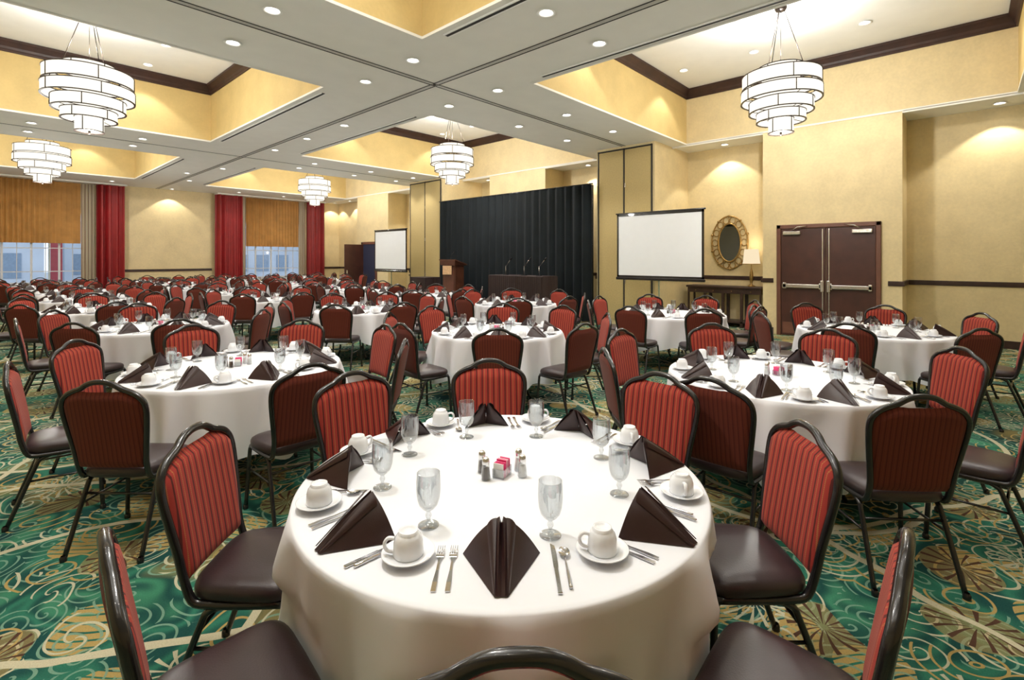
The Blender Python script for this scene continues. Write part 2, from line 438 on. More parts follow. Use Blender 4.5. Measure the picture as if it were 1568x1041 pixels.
obj('trim_%d' % tn, r1); tn += 1
obj('baseboard_right', r2)
# window wall
WINS = [(-.05, 2.75), (7.85, 10.5)]
w = MB(); y0, y1 = YW, YW+.25
xs = [-4.2, WINS[0][0], WINS[0][1], WINS[1][0], WINS[1][1], 12.6]
for a, b_ in ((xs[0], xs[1]), (xs[2], xs[3]), (xs[4], xs[5])): w.box(a, b_, y0, y1, 0, HC, 'wall')
for a, b_ in WINS:
    w.box(a, b_, y0, y1, 0, .72, 'wall'); w.box(a, b_, y0, y1, 3.2, HC, 'wall')
obj('wall_far', w)
r1 = MB(); r2 = MB()
for a, b_ in ((-4, -1.1), (3.8, 6.75), (11.45, XR)):
    r1.box(a, b_, YW-.03, YW, 1.09, 1.18, 'trimdark')
r2.box(-4, XR, YW-.02, YW, 0, .14, 'trimdark')
obj('trim_%d' % tn, r1); tn += 1
obj('baseboard_far', r2)
for q, (a, b_) in enumerate(WINS):
    f = MB(); Y0, Y1 = YW+.08, YW+.14
    f.box(a, b_, Y0, Y1, .72, .79, 'winframe'); f.box(a, b_, Y0, Y1, 3.13, 3.2, 'winframe')
    for k in range(5):
        x = a+(b_-a)*k/4; ww = .04 if k in (0, 4) else .028
        f.box(max(a, x-ww), min(b_, x+ww), Y0, Y1, .72, 3.2, 'winframe')
    for zz in (1.15, 1.95): f.box(a, b_, Y0+.01, Y1-.01, zz-.015, zz+.015, 'winframe')
    for k in range(4):
        x = a+(b_-a)*(k+.5)/4; f.box(x-.01, x+.01, Y0+.015, Y1-.015, .75, 3.15, 'winframe')
    f.box(a-.05, b_+.05, YW-.06, YW+.08, .68, .72, 'winframe')
    f.add([(a, YW+.11, .75), (b_, YW+.11, .75), (b_, YW+.11, 3.2), (a, YW+.11, 3.2)], [(0, 1, 2, 3)], 'pane')
    obj('window_%d' % (q+1), f)
w = MB(); w.box(-4.2, -4.0, -4.2, 23.4, 0, HC, 'wall'); obj('wall_left', w)
w = MB(); w.box(-4.2, 12.6, -4.2, -4.0, 0, HC, 'wall'); obj('wall_near', w)

def pleat(mb, x0, x1, y, z0, z1, amp, wl, k, axis='x', flare=0.0, seed=0):
    rnd = random.Random(seed); L = x1-x0; n = max(16, int(L/wl*10))
    ph = [rnd.uniform(-.7, .7) for _ in range(40)]
    def fn(u, v):
        x = x0+L*u; t = L*u/wl*2*pi
        p = ph[int(u*38)]*(1-(u*38) % 1)+ph[int(u*38)+1]*((u*38) % 1)
        am = amp*(.75+.35*sin(5*u+seed)+flare*(1-v))
        o = am*sin(t+p)+.3*am*sin(2*t+p*2)
        z = z0+(z1-z0)*v
        return (x, y+o, z) if axis == 'x' else (y+o, x, z)
    mb.grid(fn, n, 6, k)
for q, (a, b_) in enumerate(WINS):
    c = MB(); pleat(c, a+.19, b_-.16, YW-.10, 2.12, 4.24, .03, .13, 'amber', seed=q); obj('amber_sheer_curtain', c)
    for side in (0, 1):
        c = MB()
        if q == 0: xa, xb = (a-.95, a-.03) if side == 0 else (b_+.23, b_+1.05)
        else: xa, xb = (6.80, 7.82) if side == 0 else (10.64, 11.45)
        pleat(c, xa, xb, YW-.32, .03, 4.24, .085, .21, 'reddrape', flare=.3, seed=q*2+side); obj('red_drape', c)
        c = MB()
        xa, xb = (a-.02, a+.18) if side == 0 else (b_-.15, b_+(.22 if q == 0 else .13))
        pleat(c, xa, xb, YW-.12, .03, 4.24, .025, .10, 'stripe', seed=q); obj('striped_curtain_panel', c)
h = MB()
for a, b_ in WINS: h.box(a-1.0, b_+1.1, YW-.45, YW, 4.25, 4.298, 'ceil')
obj('trim_%d' % tn, h); tn += 1

# exterior
g = MB(); g.box(-60, 60, 23.6, 90, -.4, -.3, 'asph'); obj('street_ground', g)
b = MB()
for (x0, x1, yy, hh) in ((-14, 3, 42, 9), (4.5, 22, 48, 12), (24, 45, 46, 8)):
    b.box(x0, x1, yy, yy+8, -.3, hh, 'building')
    nx = int((x1-x0)/1.8)
    for i in range(nx):
        for z in range(int(hh/2.4)):
            b.box(x0+.5+i*1.8, x0+1.6+i*1.8, yy-.05, yy, .4+z*2.4, 1.9+z*2.4, 'bwin')
obj('office_building', b)
b = MB(); b.box(2.35, 2.75, 30, 30.05, .3, 4.2, 'redsign', .01); b.box(2.28, 2.34, 29.98, 30.06, -.3, 4.6, 'steel'); obj('street_banner', b)

# ------------------------------------------------------------ doors
def double_door(y0, y1, h):
    d = MB(); X = XW; fw = .08
    d.box(X-.05, X, y0, y0+fw, 0, h, 'frame', .008); d.box(X-.05, X, y1-fw, y1, 0, h, 'frame', .008)
    d.box(X-.05, X, y0, y1, h-fw, h, 'frame', .008)
    mid = (y0+y1)/2
    for a, b_ in ((y0+fw+.004, mid-.004), (mid+.004, y1-fw-.004)):
        d.box(X-.03, X-.002, a, b_, .012, h-fw-.005, 'door', .004)
        d.box(X-.09, X-.05, a+.05, b_-.03, 1.0, 1.075, 'steel', .008)
        d.box(X-.09, X-.03, a+.05, a+.11, .98, 1.1, 'steel', .008)
        d.box(X-.09, X-.03, b_-.11, b_-.04, .98, 1.1, 'steel', .008)
        d.box(X-.036, X-.028, a+.03, b_-.03, .05, .28, 'frame')
    for s in (-1, 1):
        yy = mid+s*.055
        d.box(X-.045, X-.028, yy-.010, yy+.010, .05, h-fw-.03, 'steel', .003)
        d.box(X-.11, X-.045, yy-.03, yy+.03, .93, 1.16, 'steel', .01)
        yc = mid+s*.6
        d.box(X-.10, X-.03, yc-.16, yc+.16, h-fw-.13, h-fw-.06, 'steel', .008)
        d.tube([(X-.07, yc, h-fw-.05), (X-.16, yc-s*.12, h-.06), (X-.06, yc-s*.28, h-.04)], .01, 'steel', 6)
    obj('door_1', d)
double_door(1.2, 2.98, 2.30)
d = MB()
d.box(XW-.05, XW, 18.3, 18.4, 0, 2.3, 'frame'); d.box(XW-.05, XW, 19.4, 19.5, 0, 2.3, 'frame'); d.box(XW-.05, XW, 18.3, 19.5, 2.2, 2.3, 'frame')
d.box(XW-.02, XW-.004, 18.4, 19.4, .01, 2.2, 'halldark')  # flat panel, the dimness of the open doorway is painted into its colour
d.box(XW-.9, XW-.02, 19.36, 19.40, .01, 2.19, 'door', .004)
d.box(XW-.85, XW-.80, 19.3, 19.36, .95, 1.1, 'steel')
obj('door_2', d)

# ------------------------------------------------------------ lights
def spot(parent, loc, power, size=110, blend=.7, col=(1, .96, .90), rad=.05):
    l = bpy.data.lights.new('lamp', 'SPOT'); l.energy = power; l.spot_size = radians(size); l.spot_blend = blend
    l.color = col; l.shadow_soft_size = rad
    o = bpy.data.objects.new('lamp', l); COL.objects.link(o); o.location = loc; o.parent = parent
    return o
dm = MB()
dm.lathe([(.105, -.012), (.10, -.016), (.078, -.014), (.07, .0), (.065, .03)], 'ceilw', 24)
dm.lathe([(.066, .0), (.0, .001)], 'bulb', 20)
DLM = dm.mesh('recessed_downlight')
def downlight(x, y, z, power, **kw):
    o = obj('recessed_downlight', DLM, (x, y, z-.002))
    spot(o, (0, 0, -.03), power, **kw)
PB, PC = 92, 74
for x in (.4, 2.2, 4.05, 5.7, 7.55, 9.2):
    for y in (5.55, 6.75): downlight(x, y, HC, PB)
for y in (-.2, 1.6, 4.3-.9):
    for x in (4.25, 5.31): downlight(x, y, HC, PB)
for y in (9.3, 10.96, 12.7, 16.5, 18.2, 19.9): downlight(5.1 if int(y*10) % 2 else 4.6, y, HC, PB)
for x in (.8, 2.6, 6.6, 8.4, 10.0):
    for y in (13.7, 14.7): downlight(x, y, HC, PB)
WW = dict(size=100, blend=.18, col=(1, .92, .76), rad=.03)
for x in (5.25, 12.0): downlight(x, 22.80, HC, 95, **WW)
for x in (1.4, 3.3, 7.4, 9.2): downlight(x, 22.0, HC, 55)
for y in (-.4, 4.25, 8.1, 12.2, 16.1, 21.5): downlight(12.06, y, HC, 95, **WW)
for i, (x0, x1) in COFX.items():
    for j, (y0, y1) in COFY.items():
        for x in (x0+1.2, x1-1.3):
            for y in (y0+.5, y0+1.9, y1-1.9, y1-.5): downlight(x, y, HT, PC, size=100, blend=.3)

# chandelier
TIERS = [(.33, 1.06, .92), (.56, .94, .74), (.575, .70, .53), (.46, .52, .35), (.35, .34, .20), (.18, .24, .02)]
c = MB()
for r, zt, zb in TIERS:
    c.lathe([(r, zb), (r, zt)], 'shade', 40)
    c.lathe([(r-.012, zt), (r-.012, zb)], 'shade', 40)
    for z in (zt, zb):
        c.lathe([(r-.016, z-.006), (r+.009, z-.006), (r+.009, z+.006), (r-.016, z+.006), (r-.016, z-.006)], 'bronze', 40, smooth=False)
    nb = 5 if r > .3 else 4
    for k in range(nb):
        a = 2*pi*(k+.3*r*10 % 1)/nb
        c.tube([(cos(a)*(r+.005), sin(a)*(r+.005), zb), (cos(a)*(r+.005), sin(a)*(r+.005), zt)], .007, 'bronze', 5)
for i in range(len(TIERS)-1):
    r1_, zt1, zb1 = TIERS[i]; r2_, zt2, zb2 = TIERS[i+1]
    for k in range(4):
        a = 2*pi*k/4+.4
        c.tube([(cos(a)*r1_, sin(a)*r1_, zb1), (cos(a)*r2_, sin(a)*r2_, zt2)], .005, 'bronze', 5)
c.lathe([(.175, .03), (0, .03)], 'shade', 24)
c.tube([(0, 0, .03), (0, 0, -.02)], .015, 'bronze', 8)
ZCH = 3.58
top = HT-ZCH
for k in range(3):
    a = 2*pi*k/3+.6
    c.tube([(cos(a)*.33, sin(a)*.33, 1.06), (cos(a)*.05, sin(a)*.05, top-.05)], .006, 'bronze', 5)
    c.tube([(0, 0, 1.06), (cos(a)*.33, sin(a)*.33, 1.06)], .006, 'bronze', 5)
c.tube([(.0, 0, 1.06), (0, 0, top-.04)], .004, 'bronze', 5)
c.lathe([(0, top-.06), (.07, top-.055), (.09, top-.02), (.09, top-.005)], 'bronze', 20)
CHM = c.mesh('chandelier')
for x, y in ((8.72, 2.2), (1.25, 10.2), (8.72, 10.2), (1.25, 17.9), (8.72, 18.1), (1.1, 2.2)):
    o = obj('chandelier', CHM, (x, y, ZCH), random.uniform(0, 1))
    for z, p in ((1.25, 235), (-.14, 175)):
        l = bpy.data.lights.new('lamp', 'POINT'); l.energy = p; l.color = (1, .97, .915); l.shadow_soft_size = .12
        lo = bpy.data.objects.new('lamp', l); COL.objects.link(lo); lo.location = (0, 0, z); lo.parent = o

# ------------------------------------------------------------ chair
def lerp_tab(pts, t):
    if t <= pts[0][0]: return pts[0][1]
    for (a, wa), (b_, wb) in zip(pts, pts[1:]):
        if t <= b_: return wa+(wb-wa)*(t-a)/(b_-a)
    return pts[-1][1]
def chair_mesh():
    c = MB()
    HW = [(.43, .190), (.55, .197), (.68, .213), (.78, .224), (.84, .226)]
    ZF = [(0, .952), (.05, .947), (.085, .930), (.11, .915), (.145, .903), (.18, .887), (.205, .865), (.222, .835), (.228, .80)]
    def by(z): return -.195-.085*((z-.43)/.5)**1.15 if z > .43 else -.195
    half = [(.195, .15, .405), (.192, .0, .402), (.19, -.12, .405), (.189, -.175, .42), (.190, by(.50), .50), (.198, by(.58), .58), (.213, by(.68), .68), (.226, by(.78), .78), (.223, by(.83), .835), (.207, by(.865), .866), (.180, by(.887), .889), (.145, by(.9), .905), (.11, by(.91), .918), (.08, by(.93), .937), (.045, by(.94), .951)]
    full = half+[(0, by(.945), .955)]+[(-x, y, z) for x, y, z in reversed(half)]
    c.tube(smooth_path(full, 3), .0150, 'black', 8)
    def panel(front):
        def fn(u, v):
            s = u*2-1
            xt = abs(s)*.220
            zt_ = min(lerp_tab(ZF, xt)-.008, .905) if xt > .075 else .902
            zz = .475+(zt_-.475)*v
            x = s*(lerp_tab(HW, zz)-.006)
            e1 = (1-abs(s)**8); e2 = (1-abs(2*v-1)**14)
            th = .026*sqrt(max(0, e1*e2))
            y = by(zz)-.010*(1-s*s)
            return (x, y+(th if front else -th*.6), zz)
        c.grid(fn, 20, 16, 'redf' if front else 'redb')
    panel(True); panel(False)
    def outline(t, inset):
        a = 2*pi*t; ex = .42
        cx = math.copysign(abs(cos(a))**ex, cos(a)); cy = math.copysign(abs(sin(a))**ex, sin(a))
        y = -.015+cy*(.190-inset); wd = .208+.018*cy
        return cx*(wd-inset), y
    levels = [(.06, .412), (.01, .414), (.0, .425), (.0, .448), (.006, .462), (.022, .473), (.06, .480), (.12, .484), (.18, .485)]
    vs = []; fs = []; n = 40
    for ins, z in levels:
        for i in range(n):
            x, y = outline(i/n, ins); vs.append((x, y, z))
    for r in range(len(levels)-1):
        for i in range(n):
            j = (i+1) % n; fs.append((r*n+i, r*n+j, (r+1)*n+j, (r+1)*n+i))
    fs.append(tuple(range(n-1, -1, -1))); fs.append(tuple((len(levels)-1)*n+i for i in range(n)))
    c.add(vs, fs, 'vinyl', True)
    for s in (-1, 1):
        c.tube(smooth_path([(s*.195, .12, .405), (s*.198, .150, .395), (s*.203, .158, .34), (s*.220, .175, .0)], 4), .0125, 'black', 8)
        c.tube(smooth_path([(s*.19, -.06, .402), (s*.19, -.12, .38), (s*.194, -.15, .32), (s*.208, -.27, .0)], 4), .0125, 'black', 8)
        c.lathe([(.017, 0), (.017, .02), (.012, .03)], 'black', 8, (s*.220, .175, 0))
        c.lathe([(.017, 0), (.017, .02), (.012, .03)], 'black', 8, (s*.208, -.27, 0))
        c.tube([(s*.207, .162, .26), (s*.198, -.175, .26)], .007, 'black', 6)
    c.tube([(-.2, .14, .402), (.2, .14, .402)], .011, 'black', 6)
    c.tube([(-.195, -.155, .31), (.195, -.155, .31)], .008, 'black', 6)
    c.tube([(-.19, -.1, .404), (.19, -.1, .404)], .011, 'black', 6)
    return c.mesh('dining_chair')
CH = chair_mesh()

# camera axes in room coordinates (used to orient the seating)
PSI = radians(42.6)
F = Vector((cos(PSI), sin(PSI), 0)); R = Vector((sin(PSI), -cos(PSI), 0))
def polar(th, rho):
    o = R*sin(th)-F*cos(th); return o*rho, atan2(o.x, -o.y)
SEATS0 = [(2.5, .855), (50, .965), (89.5, .91), (134, .94), (185, .95), (225, .95), (272, .905), (311.5, .925)]

# ------------------------------------------------------------ round table with cloth
def table_mesh(seed, seats=None):
    rnd = random.Random(seed)
    c = MB(); n = 240
    ks = [(6, .6), (10, 1.0), (15, .85), (23, .35)]
    ph = [rnd.uniform(0, 2*pi) for _ in ks]
    def fold(a):
        s = sum(w_*sin(k*a+p) for (k, w_), p in zip(ks, ph))/1.5
        return math.copysign(abs(s)**.8, s)+.4*max(0, s)**2
    dirs = []
    for ang, rad in (seats or []):
        p, _ = polar(radians(ang), 1.0); dirs.append((atan2(p.y, p.x), rad-.180))
    vs = []; fs = []
    rings = []
    for r in (0.0, .15, .3, .45, .6, .70, .74, .757):
        rings.append([(r*cos(2*pi*i/n), r*sin(2*pi*i/n), .754) for i in range(n)])
    rings.append([(.764*cos(2*pi*i/n), .764*sin(2*pi*i/n), .750) for i in range(n)])
    L = 18
    for l in range(1, L+1):
        t_ = l/L; rg = []
        for i in range(n):
            a = 2*pi*i/n; fo = fold(a)
            drop = .45+.04*sin(4*a+ph[0])+.010*fo
            z = .748-drop*t_
            r = .766+.004*t_+.058*(t_**.75)*fold(a+.06*t_*sin(3*a))
            r = max(r, .768-.050*t_)
            # the hanging cloth is pushed in where a chair seat is tucked against it
            for da, front in dirs:
                dl = (a-da+pi) % (2*pi)-pi
                if abs(dl) > .6: continue
                lat = abs(r*sin(dl))
                lim = (front-.008)/cos(dl)
                if lim < r:
                    side = min(1, max(0, (.32-lat)/.08)); side = side*side*(3-2*side)
                    vert = min(1, max(0, (.60-z)/.10)); vert = vert*vert*(3-2*vert)
                    r += (lim-r)*side*vert
            rg.append((r*cos(a), r*sin(a), z))
        rings.append(rg)
    for rg in rings: vs += rg
    for r in range(len(rings)-1):
        for i in range(n):
            j = (i+1) % n; fs.append((r*n+i, r*n+j, (r+1)*n+j, (r+1)*n+i))
    c.add(vs, fs, 'cloth', True)
    c.lathe([(0, .749), (.758, .749), (.758, .728), (0, .728)], 'wood', 48, smooth=False)
    for a in (.4, .4+pi):
        cx, cy = cos(a)*.36, sin(a)*.36; px, py = -sin(a), cos(a)
        for s in (-1, 1):
            c.tube(smooth_path([(cx+px*.20*s, cy+py*.20*s, .73), (cx+px*.20*s, cy+py*.20*s, .2), (cx+px*.26*s, cy+py*.26*s, .012)], 4), .014, 'black', 6)
        c.tube([(cx-px*.20, cy-py*.20, .3), (cx+px*.20, cy+py*.20, .3)], .011, 'black', 6)
        c.tube([(cx, cy, .3), (cx*.3, cy*.3, .72)], .01, 'black', 6)
    return c.mesh('round_dining_table')
TM0 = table_mesh(5, SEATS0)
TM = [table_mesh(s) for s in (1, 2, 3)]

# ------------------------------------------------------------ tableware
def napkin():
    c = MB()
    AP = Vector((.005, .010, .118)); TIP = Vector((.010, -.160, .004))
    for s in (-1, 1):
        def fn(u, v, s=s):
            E0 = Vector((.112, .030, .0)); E1 = Vector((.018, -.156, .0))
            R_ = AP.lerp(TIP, u); E = E0.lerp(E1, u)
            R_.z += .006*sin(pi*u)
            p = R_.lerp(E, v)
            bl = sin(pi*v)*(1-u)*sin(pi*min(1, u+.35))
            p += Vector((.3, 0, .9))*.014*bl
            p.z = max(p.z, .0005); p.x = max(p.x, .004)
            return (p.x*s, p.y, p.z)
        c.grid(fn, 14, 10, 'napkin')
        def fb(u, v, s=s):
            L = Vector((.112, .030, 0))
            top_ = AP.lerp(L, u)
            bot = Vector((.005*(1-u), .010-.042*u, .118*(1-u)))
            p = top_.lerp(bot, v); p.y += .010*sin(pi*v)*sin(pi*u)
            return (p.x*s, p.y, max(p.z, .0005))
        c.grid(fb, 8, 6, 'napkin')
        def groove(u, v, s=s):
            Rr = AP.lerp(TIP, u); Rr.z += .006*sin(pi*u)
            Rr.x = max(Rr.x, .004)
            B = Vector((0, Rr.y+.004, Rr.z-.018*(1-u)-.003))
            p = Rr.lerp(B, v); return (p.x*s, p.y, max(p.z, .0005))
        c.grid(groove, 12, 2, 'napkin')
        def lay(u, v, s=s):
            R0 = Vector((.012, .004, .112)); R1 = Vector((.016, -.158, .006))
            Rr = R0.lerp(R1, u)
            E = Vector((.040, .006, .088)).lerp(Vector((.020, -.150, .004)), u)
            p = Rr.lerp(E, v)+Vector((.4, 0, .8))*(.006+.007*sin(pi*v))*(1-u*.7)
            return (p.x*s, p.y, max(p.z, .001))
        c.grid(lay, 12, 4, 'napkin')
    return c
def cup():
    c = MB()
    c.lathe([(0, .004), (.03, .004), (.045, .007), (.066, .014), (.075, .019), (.076, .021), (.074, .022), (.064, .018), (.045, .012), (.03, .010), (0, .010)], 'china', 32)
    c.lathe([(.030, .0), (.034, .0), (.034, .006)], 'china', 24)
    b0 = .012
    c.lathe([(.036, b0), (.0425, b0), (.0428, b0+.004), (.0422, b0+.02), (.041, b0+.036), (.037, b0+.050), (.031, b0+.058), (.0275, b0+.061), (.027, b0+.068), (.024, b0+.069), (.022, b0+.064), (0, b0+.0635)], 'china', 32)
    h = smooth_path([(-.039, 0, b0+.048), (-.056, 0, b0+.050), (-.066, 0, b0+.036), (-.060, 0, b0+.018), (-.040, 0, b0+.010)], 5)
    c.tube(h, .0052, 'china', 8, flat=1.3)
    return c
def goblet():
    c = MB()
    c.lathe([(.0, .004), (.012, .006), (.030, .004), (.034, .0025), (.034, .0), (0, .0)], 'glass', 24)
    c.lathe([(.011, .006), (.007, .014), (.006, .024), (.010, .031), (.010, .036), (.007, .042), (.009, .049), (.020, .056), (.030, .068), (.036, .088), (.0385, .115), (.038, .145), (.0365, .170)], 'glass', 28)
    c.lathe([(.0365, .170), (.0358, .1702), (.035, .168), (.0365, .145), (.037, .115), (.0345, .089), (.028, .070), (.018, .060), (0, .057)], 'glass', 28)
    return c
def fork():
    c = MB()
    pts = [(0, -.095, .003), (0, -.06, .0045), (0, -.01, .004), (0, .025, .006), (0, .045, .006)]
    rs = [.0065, .0062, .0035, .003, .006]
    vs = []
    for (x, y, z), r in zip(pts, rs): vs += [(-r, y, z), (r, y, z), (r, y, z-.002), (-r, y, z-.002)]
    fs = [(0, 1, 2, 3)]
    for i in range(4):
        a = i*4
        for k in range(4): fs.append((a+k, a+(k+1) % 4, a+4+(k+1) % 4, a+4+k))
    c.add(vs, fs, 'silver')
    c.grid(lambda u, v: ((u-.5)*.024*(.55+.45*min(1, v*2)), .043+v*.02, .006-.002*sin(pi*v)), 4, 3, 'silver')
    for k in range(4):
        x = (k-1.5)*.0063
        c.tube([(x, .062, .006), (x, .08, .0065), (x*.95, .097, .0085)], [.0016, .0015, .0009], 'silver', 5)
    return c
def knife():
    c = MB()
    c.box(-.0062, .0062, -.11, -.005, .0, .006, 'silver', .0018)
    vs = [(-.006, -.005, .002), (.007, -.005, .002), (.0085, .06, .002), (.006, .10, .002), (-.006, .112, .002)]
    vs += [(x, y, .0035) for x, y, z in vs]
    c.add(vs, [(4, 3, 2, 1, 0), (5, 6, 7, 8, 9)]+[(i, (i+1) % 5, 5+(i+1) % 5, 5+i) for i in range(5)], 'silver')
    return c
def spoon():
    c = MB()
    c.tube(smooth_path([(0, -.09, .004), (0, -.05, .005), (0, 0, .004), (0, .04, .006)], 4), [.0055]*4+[.005]*3+[.0035]*3+[.0026]*3, 'silver', 6)
    def fn(u, v):
        a = 2*pi*u; return (cos(a)*.0165*v, .062+sin(a)*.025*v, .004+.005*v*v)
    c.grid(fn, 20, 5, 'silver'); return c
def shaker(k):
    c = MB()
    c.lathe([(0, 0), (.017, 0), (.019, .004), (.0165, .03), (.014, .055), (.013, .062)], 'glass', 12, smooth=False)
    c.lathe([(0, .003), (.015, .003), (.0145, .028), (.013, .045), (0, .045)], k, 12)
    c.lathe([(.014, .060), (.0145, .066), (.0135, .078), (.008, .085), (0, .087)], 'steel', 16)
    return c
def caddy():
    c = MB()
    c.box(-.036, .036, -.024, .024, 0, .004, 'glass', .001)
    for x0, x1, y0, y1 in ((-.036, .036, -.024, -.022), (-.036, .036, .022, .024), (-.036, -.034, -.024, .024), (.034, .036, -.024, .024)):
        c.box(x0, x1, y0, y1, .002, .035, 'glass')
    rnd = random.Random(3)
    for i in range(12):
        x = -.030+i*.0052; z = .058+rnd.uniform(-.004, .006); a = rnd.uniform(-.003, .003)
        k = 'pink' if i % 3 else 'paper'
        c.box(x-.0016, x+.0016, -.021+a, .021+a, .005, z, k)
    return c
BASES = {'folded_napkin': napkin(), 'coffee_cup_and_saucer': cup(), 'water_goblet': goblet(), 'fork': fork(), 'table_knife': knife(), 'teaspoon': spoon(), 'pepper_shaker': shaker('pepper'), 'salt_shaker': shaker('salt'), 'sugar_packet_caddy': caddy()}
ME = {n: mb.mesh(n) for n, mb in BASES.items()}

NA = [1, 51, 98, 143, 189, 229, 271, 314]
CA = [30, 76, 120, 166, 209, 251, 291, 334.5]
GA = [20.5, 70, 112, 160, 203, 243, 283, 328]
NR = [.545, .59, .59, .59, .59, .60, .60, .57]
NS = [1.0, 1.04, 1.04, 1.0, 1.0, 1.0, 1.0, 1.04]
CR = [.60, .67, .67, .67, .67, .67, .67, .595]
GR = [.45, .455, .455, .455, .455, .455, .455, .43]
KD = [(.150, .180), (.138, .162), (.138, .162), (.130, .156), (.121, .141), (.121, .141), (.124, .144), (.126, .144)]
FD = [(-.175, -.138), (-.162, -.136), (-.162, -.136), (-.160, -.132), (-.158, -.130), (-.150, -.126), (-.154, -.130), (-.156, -.132)]
ZT = .7555
items = []
for k in range(8):
    n = radians(NA[k])
    items.append(('folded_napkin', n, NR[k], 0, NS[k]))
    items.append(('coffee_cup_and_saucer', radians(CA[k]), CR[k], random.uniform(-.6, .9), 1.0))
    items.append(('water_goblet', radians(GA[k]), GR[k], 0, 1.0))
    for nm, dx in (('fork', FD[k][0]), ('fork', FD[k][1]), ('table_knife', KD[k][0]), ('teaspoon', KD[k][1])):
        rr = .60 if k else .585
        rho = sqrt(rr**2+dx*dx); th = n+atan2(dx, rr)
        items.append((nm, th, rho, n, dx))
def item_xf(it):
    nm, th, rho, er, s = it
    p, rz = polar(th, rho)
    sc = s if nm == 'folded_napkin' else 1.0
    if nm in ('fork', 'table_knife', 'teaspoon'): rz = polar(er, .585)[1]
    else: rz += er
    return p, rz, sc
CENT = [('pepper_shaker', -.062, -.035), ('pepper_shaker', -.080, .03), ('salt_shaker', .080, -.01), ('salt_shaker', .066, .05), ('sugar_packet_caddy', 0, 0)]
comb = MB()
for it in items:
    p, rz, sc = item_xf(it)
    comb.merge(BASES[it[0]], Matrix.Translation(p) @ Matrix.Rotation(rz, 4, 'Z') @ Matrix.Scale(sc, 4))
for nm, a, b_ in CENT:
    comb.merge(BASES[nm], Matrix.Translation(R*a+F*b_) @ Matrix.Rotation(.3, 4, 'Z'))
COMB = comb.mesh('place_settings')

TABLES = [(1.41, 1.35), (3.99, 1.02), (1.43, 4.27), (4.2, 4.1), (7.23, .85), (7.3, 3.35), (6.95, 6.3), (7.0, 9.1), (1.6, 7.5), (4.4, 7.4)]
for y in (10.6, 13.4, 16.1, 18.8, 21.2):
    for x in (1.5, 4.3, 7.0): TABLES.append((x+random.uniform(-.1, .1), y if x < 7 else y+.9*(y < 13)*1.0))
TABLES += [(9.6, 18.4), (9.7, 21.0)]
for n, (x, y) in enumerate(TABLES):
    obj('round_dining_table', TM0 if n == 0 else TM[random.randrange(3)], (x, y, 0), 0 if n == 0 else random.uniform(0, 6))
    if n == 0:
        for it in items:
            p, rz, sc = item_xf(it)
            obj(it[0], ME[it[0]], (x+p.x, y+p.y, ZT), rz, sc=sc)
        for nm, a, b_ in CENT:
            p = R*a+F*b_; obj(nm, ME[nm], (x+p.x, y+p.y, ZT), .3)
    else:
        obj('place_settings', COMB, (x, y, ZT), (pi/4)*random.randrange(8)+random.uniform(-.05, .05))
    for k in range(8):
        if n == 0:
            th = radians(SEATS0[k][0]); rad = SEATS0[k][1]; jz = 0
        else:
            th = k*pi/4+random.uniform(-.05, .05); rad = random.uniform(1.0, 1.05); jz = random.uniform(-.07, .07)
        p, rz = polar(th, rad)
        obj('dining_chair', CH, (x+p.x, y+p.y, 0), rz+jz)

# ------------------------------------------------------------ stage
s = MB(); s.box(8.75, 10.3, 7.2, 12.4, .36, .40, 'black')
pleat(s, 7.2, 12.4, 8.77, .01, .37, .012, .09, 'blackdrape', axis='y', seed=4)
pleat(s, 8.77, 10.3, 7.21, .01, .37, .012, .09, 'blackdrape', seed=5)
pleat(s, 8.77, 10.3, 12.39, .01, .37, .012, .09, 'blackdrape', seed=6)
obj('stage_riser', s)
d = MB()
pleat(d, 6.9, 12.85, 10.45, .02, 3.45, .06, .28, 'blackdrape', axis='y', flare=.3, seed=9)
d.tube([(10.45, 6.88, 3.46), (10.45, 12.87, 3.46)], .018, 'black', 8)
for y in (6.95, 9.9, 12.8):
    d.tube([(10.56, y, 0), (10.56, y, 3.45)], .018, 'black', 8)
    d.box(10.38, 10.59, y-.04, y+.04, 0, .012, 'steel')
obj('stage_drape', d)
def skirted(name, x0, x1, y0, y1, z, h):
    s = MB(); s.box(x0, x1, y0, y1, h-.03, h, 'brownskirt', .006)
    pleat(s, y0, y1, x0-.005, .005, h-.01, .012, .07, 'brownskirt', axis='y', seed=1)
    pleat(s, y0, y1, x1+.005, .005, h-.01, .012, .07, 'brownskirt', axis='y', seed=1)
    pleat(s, x0, x1, y0-.005, .005, h-.01, .012, .07, 'brownskirt', seed=2)
    pleat(s, x0, x1, y1+.005, .005, h-.01, .012, .07, 'brownskirt', seed=2)
    return obj(name, s, (0, 0, z))
skirted('skirted_stage_table', 9.35, 9.95, 7.6, 9.45, .40, .76)
skirted('skirted_side_table', 9.6, 10.2, 12.5, 13.3, 0, 1.0)
l = MB()
l.box(-.24, .24, -.30, .30, 0, .06, 'wood', .01)
l.box(-.20, .20, -.25, .25, .06, 1.02, 'wood', .01)
l.box(-.215, -.20, -.20, .20, .15, .95, 'frame', .004)
vs = [(-.28, -.32, 1.14), (-.28, .32, 1.14), (.26, .32, 1.0), (.26, -.32, 1.0)]
vs += [(x, y, z+.03) for x, y, z in vs]
l.add(vs, [(3, 2, 1, 0), (4, 5, 6, 7), (0, 1, 5, 4), (1, 2, 6, 5), (2, 3, 7, 6), (3, 0, 4, 7)], 'wood')
vs = [(-.26, -.28, 1.0), (-.26, .28, 1.0), (.22, .28, .98), (.22, -.28, .98), (-.27, -.30, 1.15), (-.27, .30, 1.15), (.25, .30, 1.01), (.25, -.30, 1.01)]
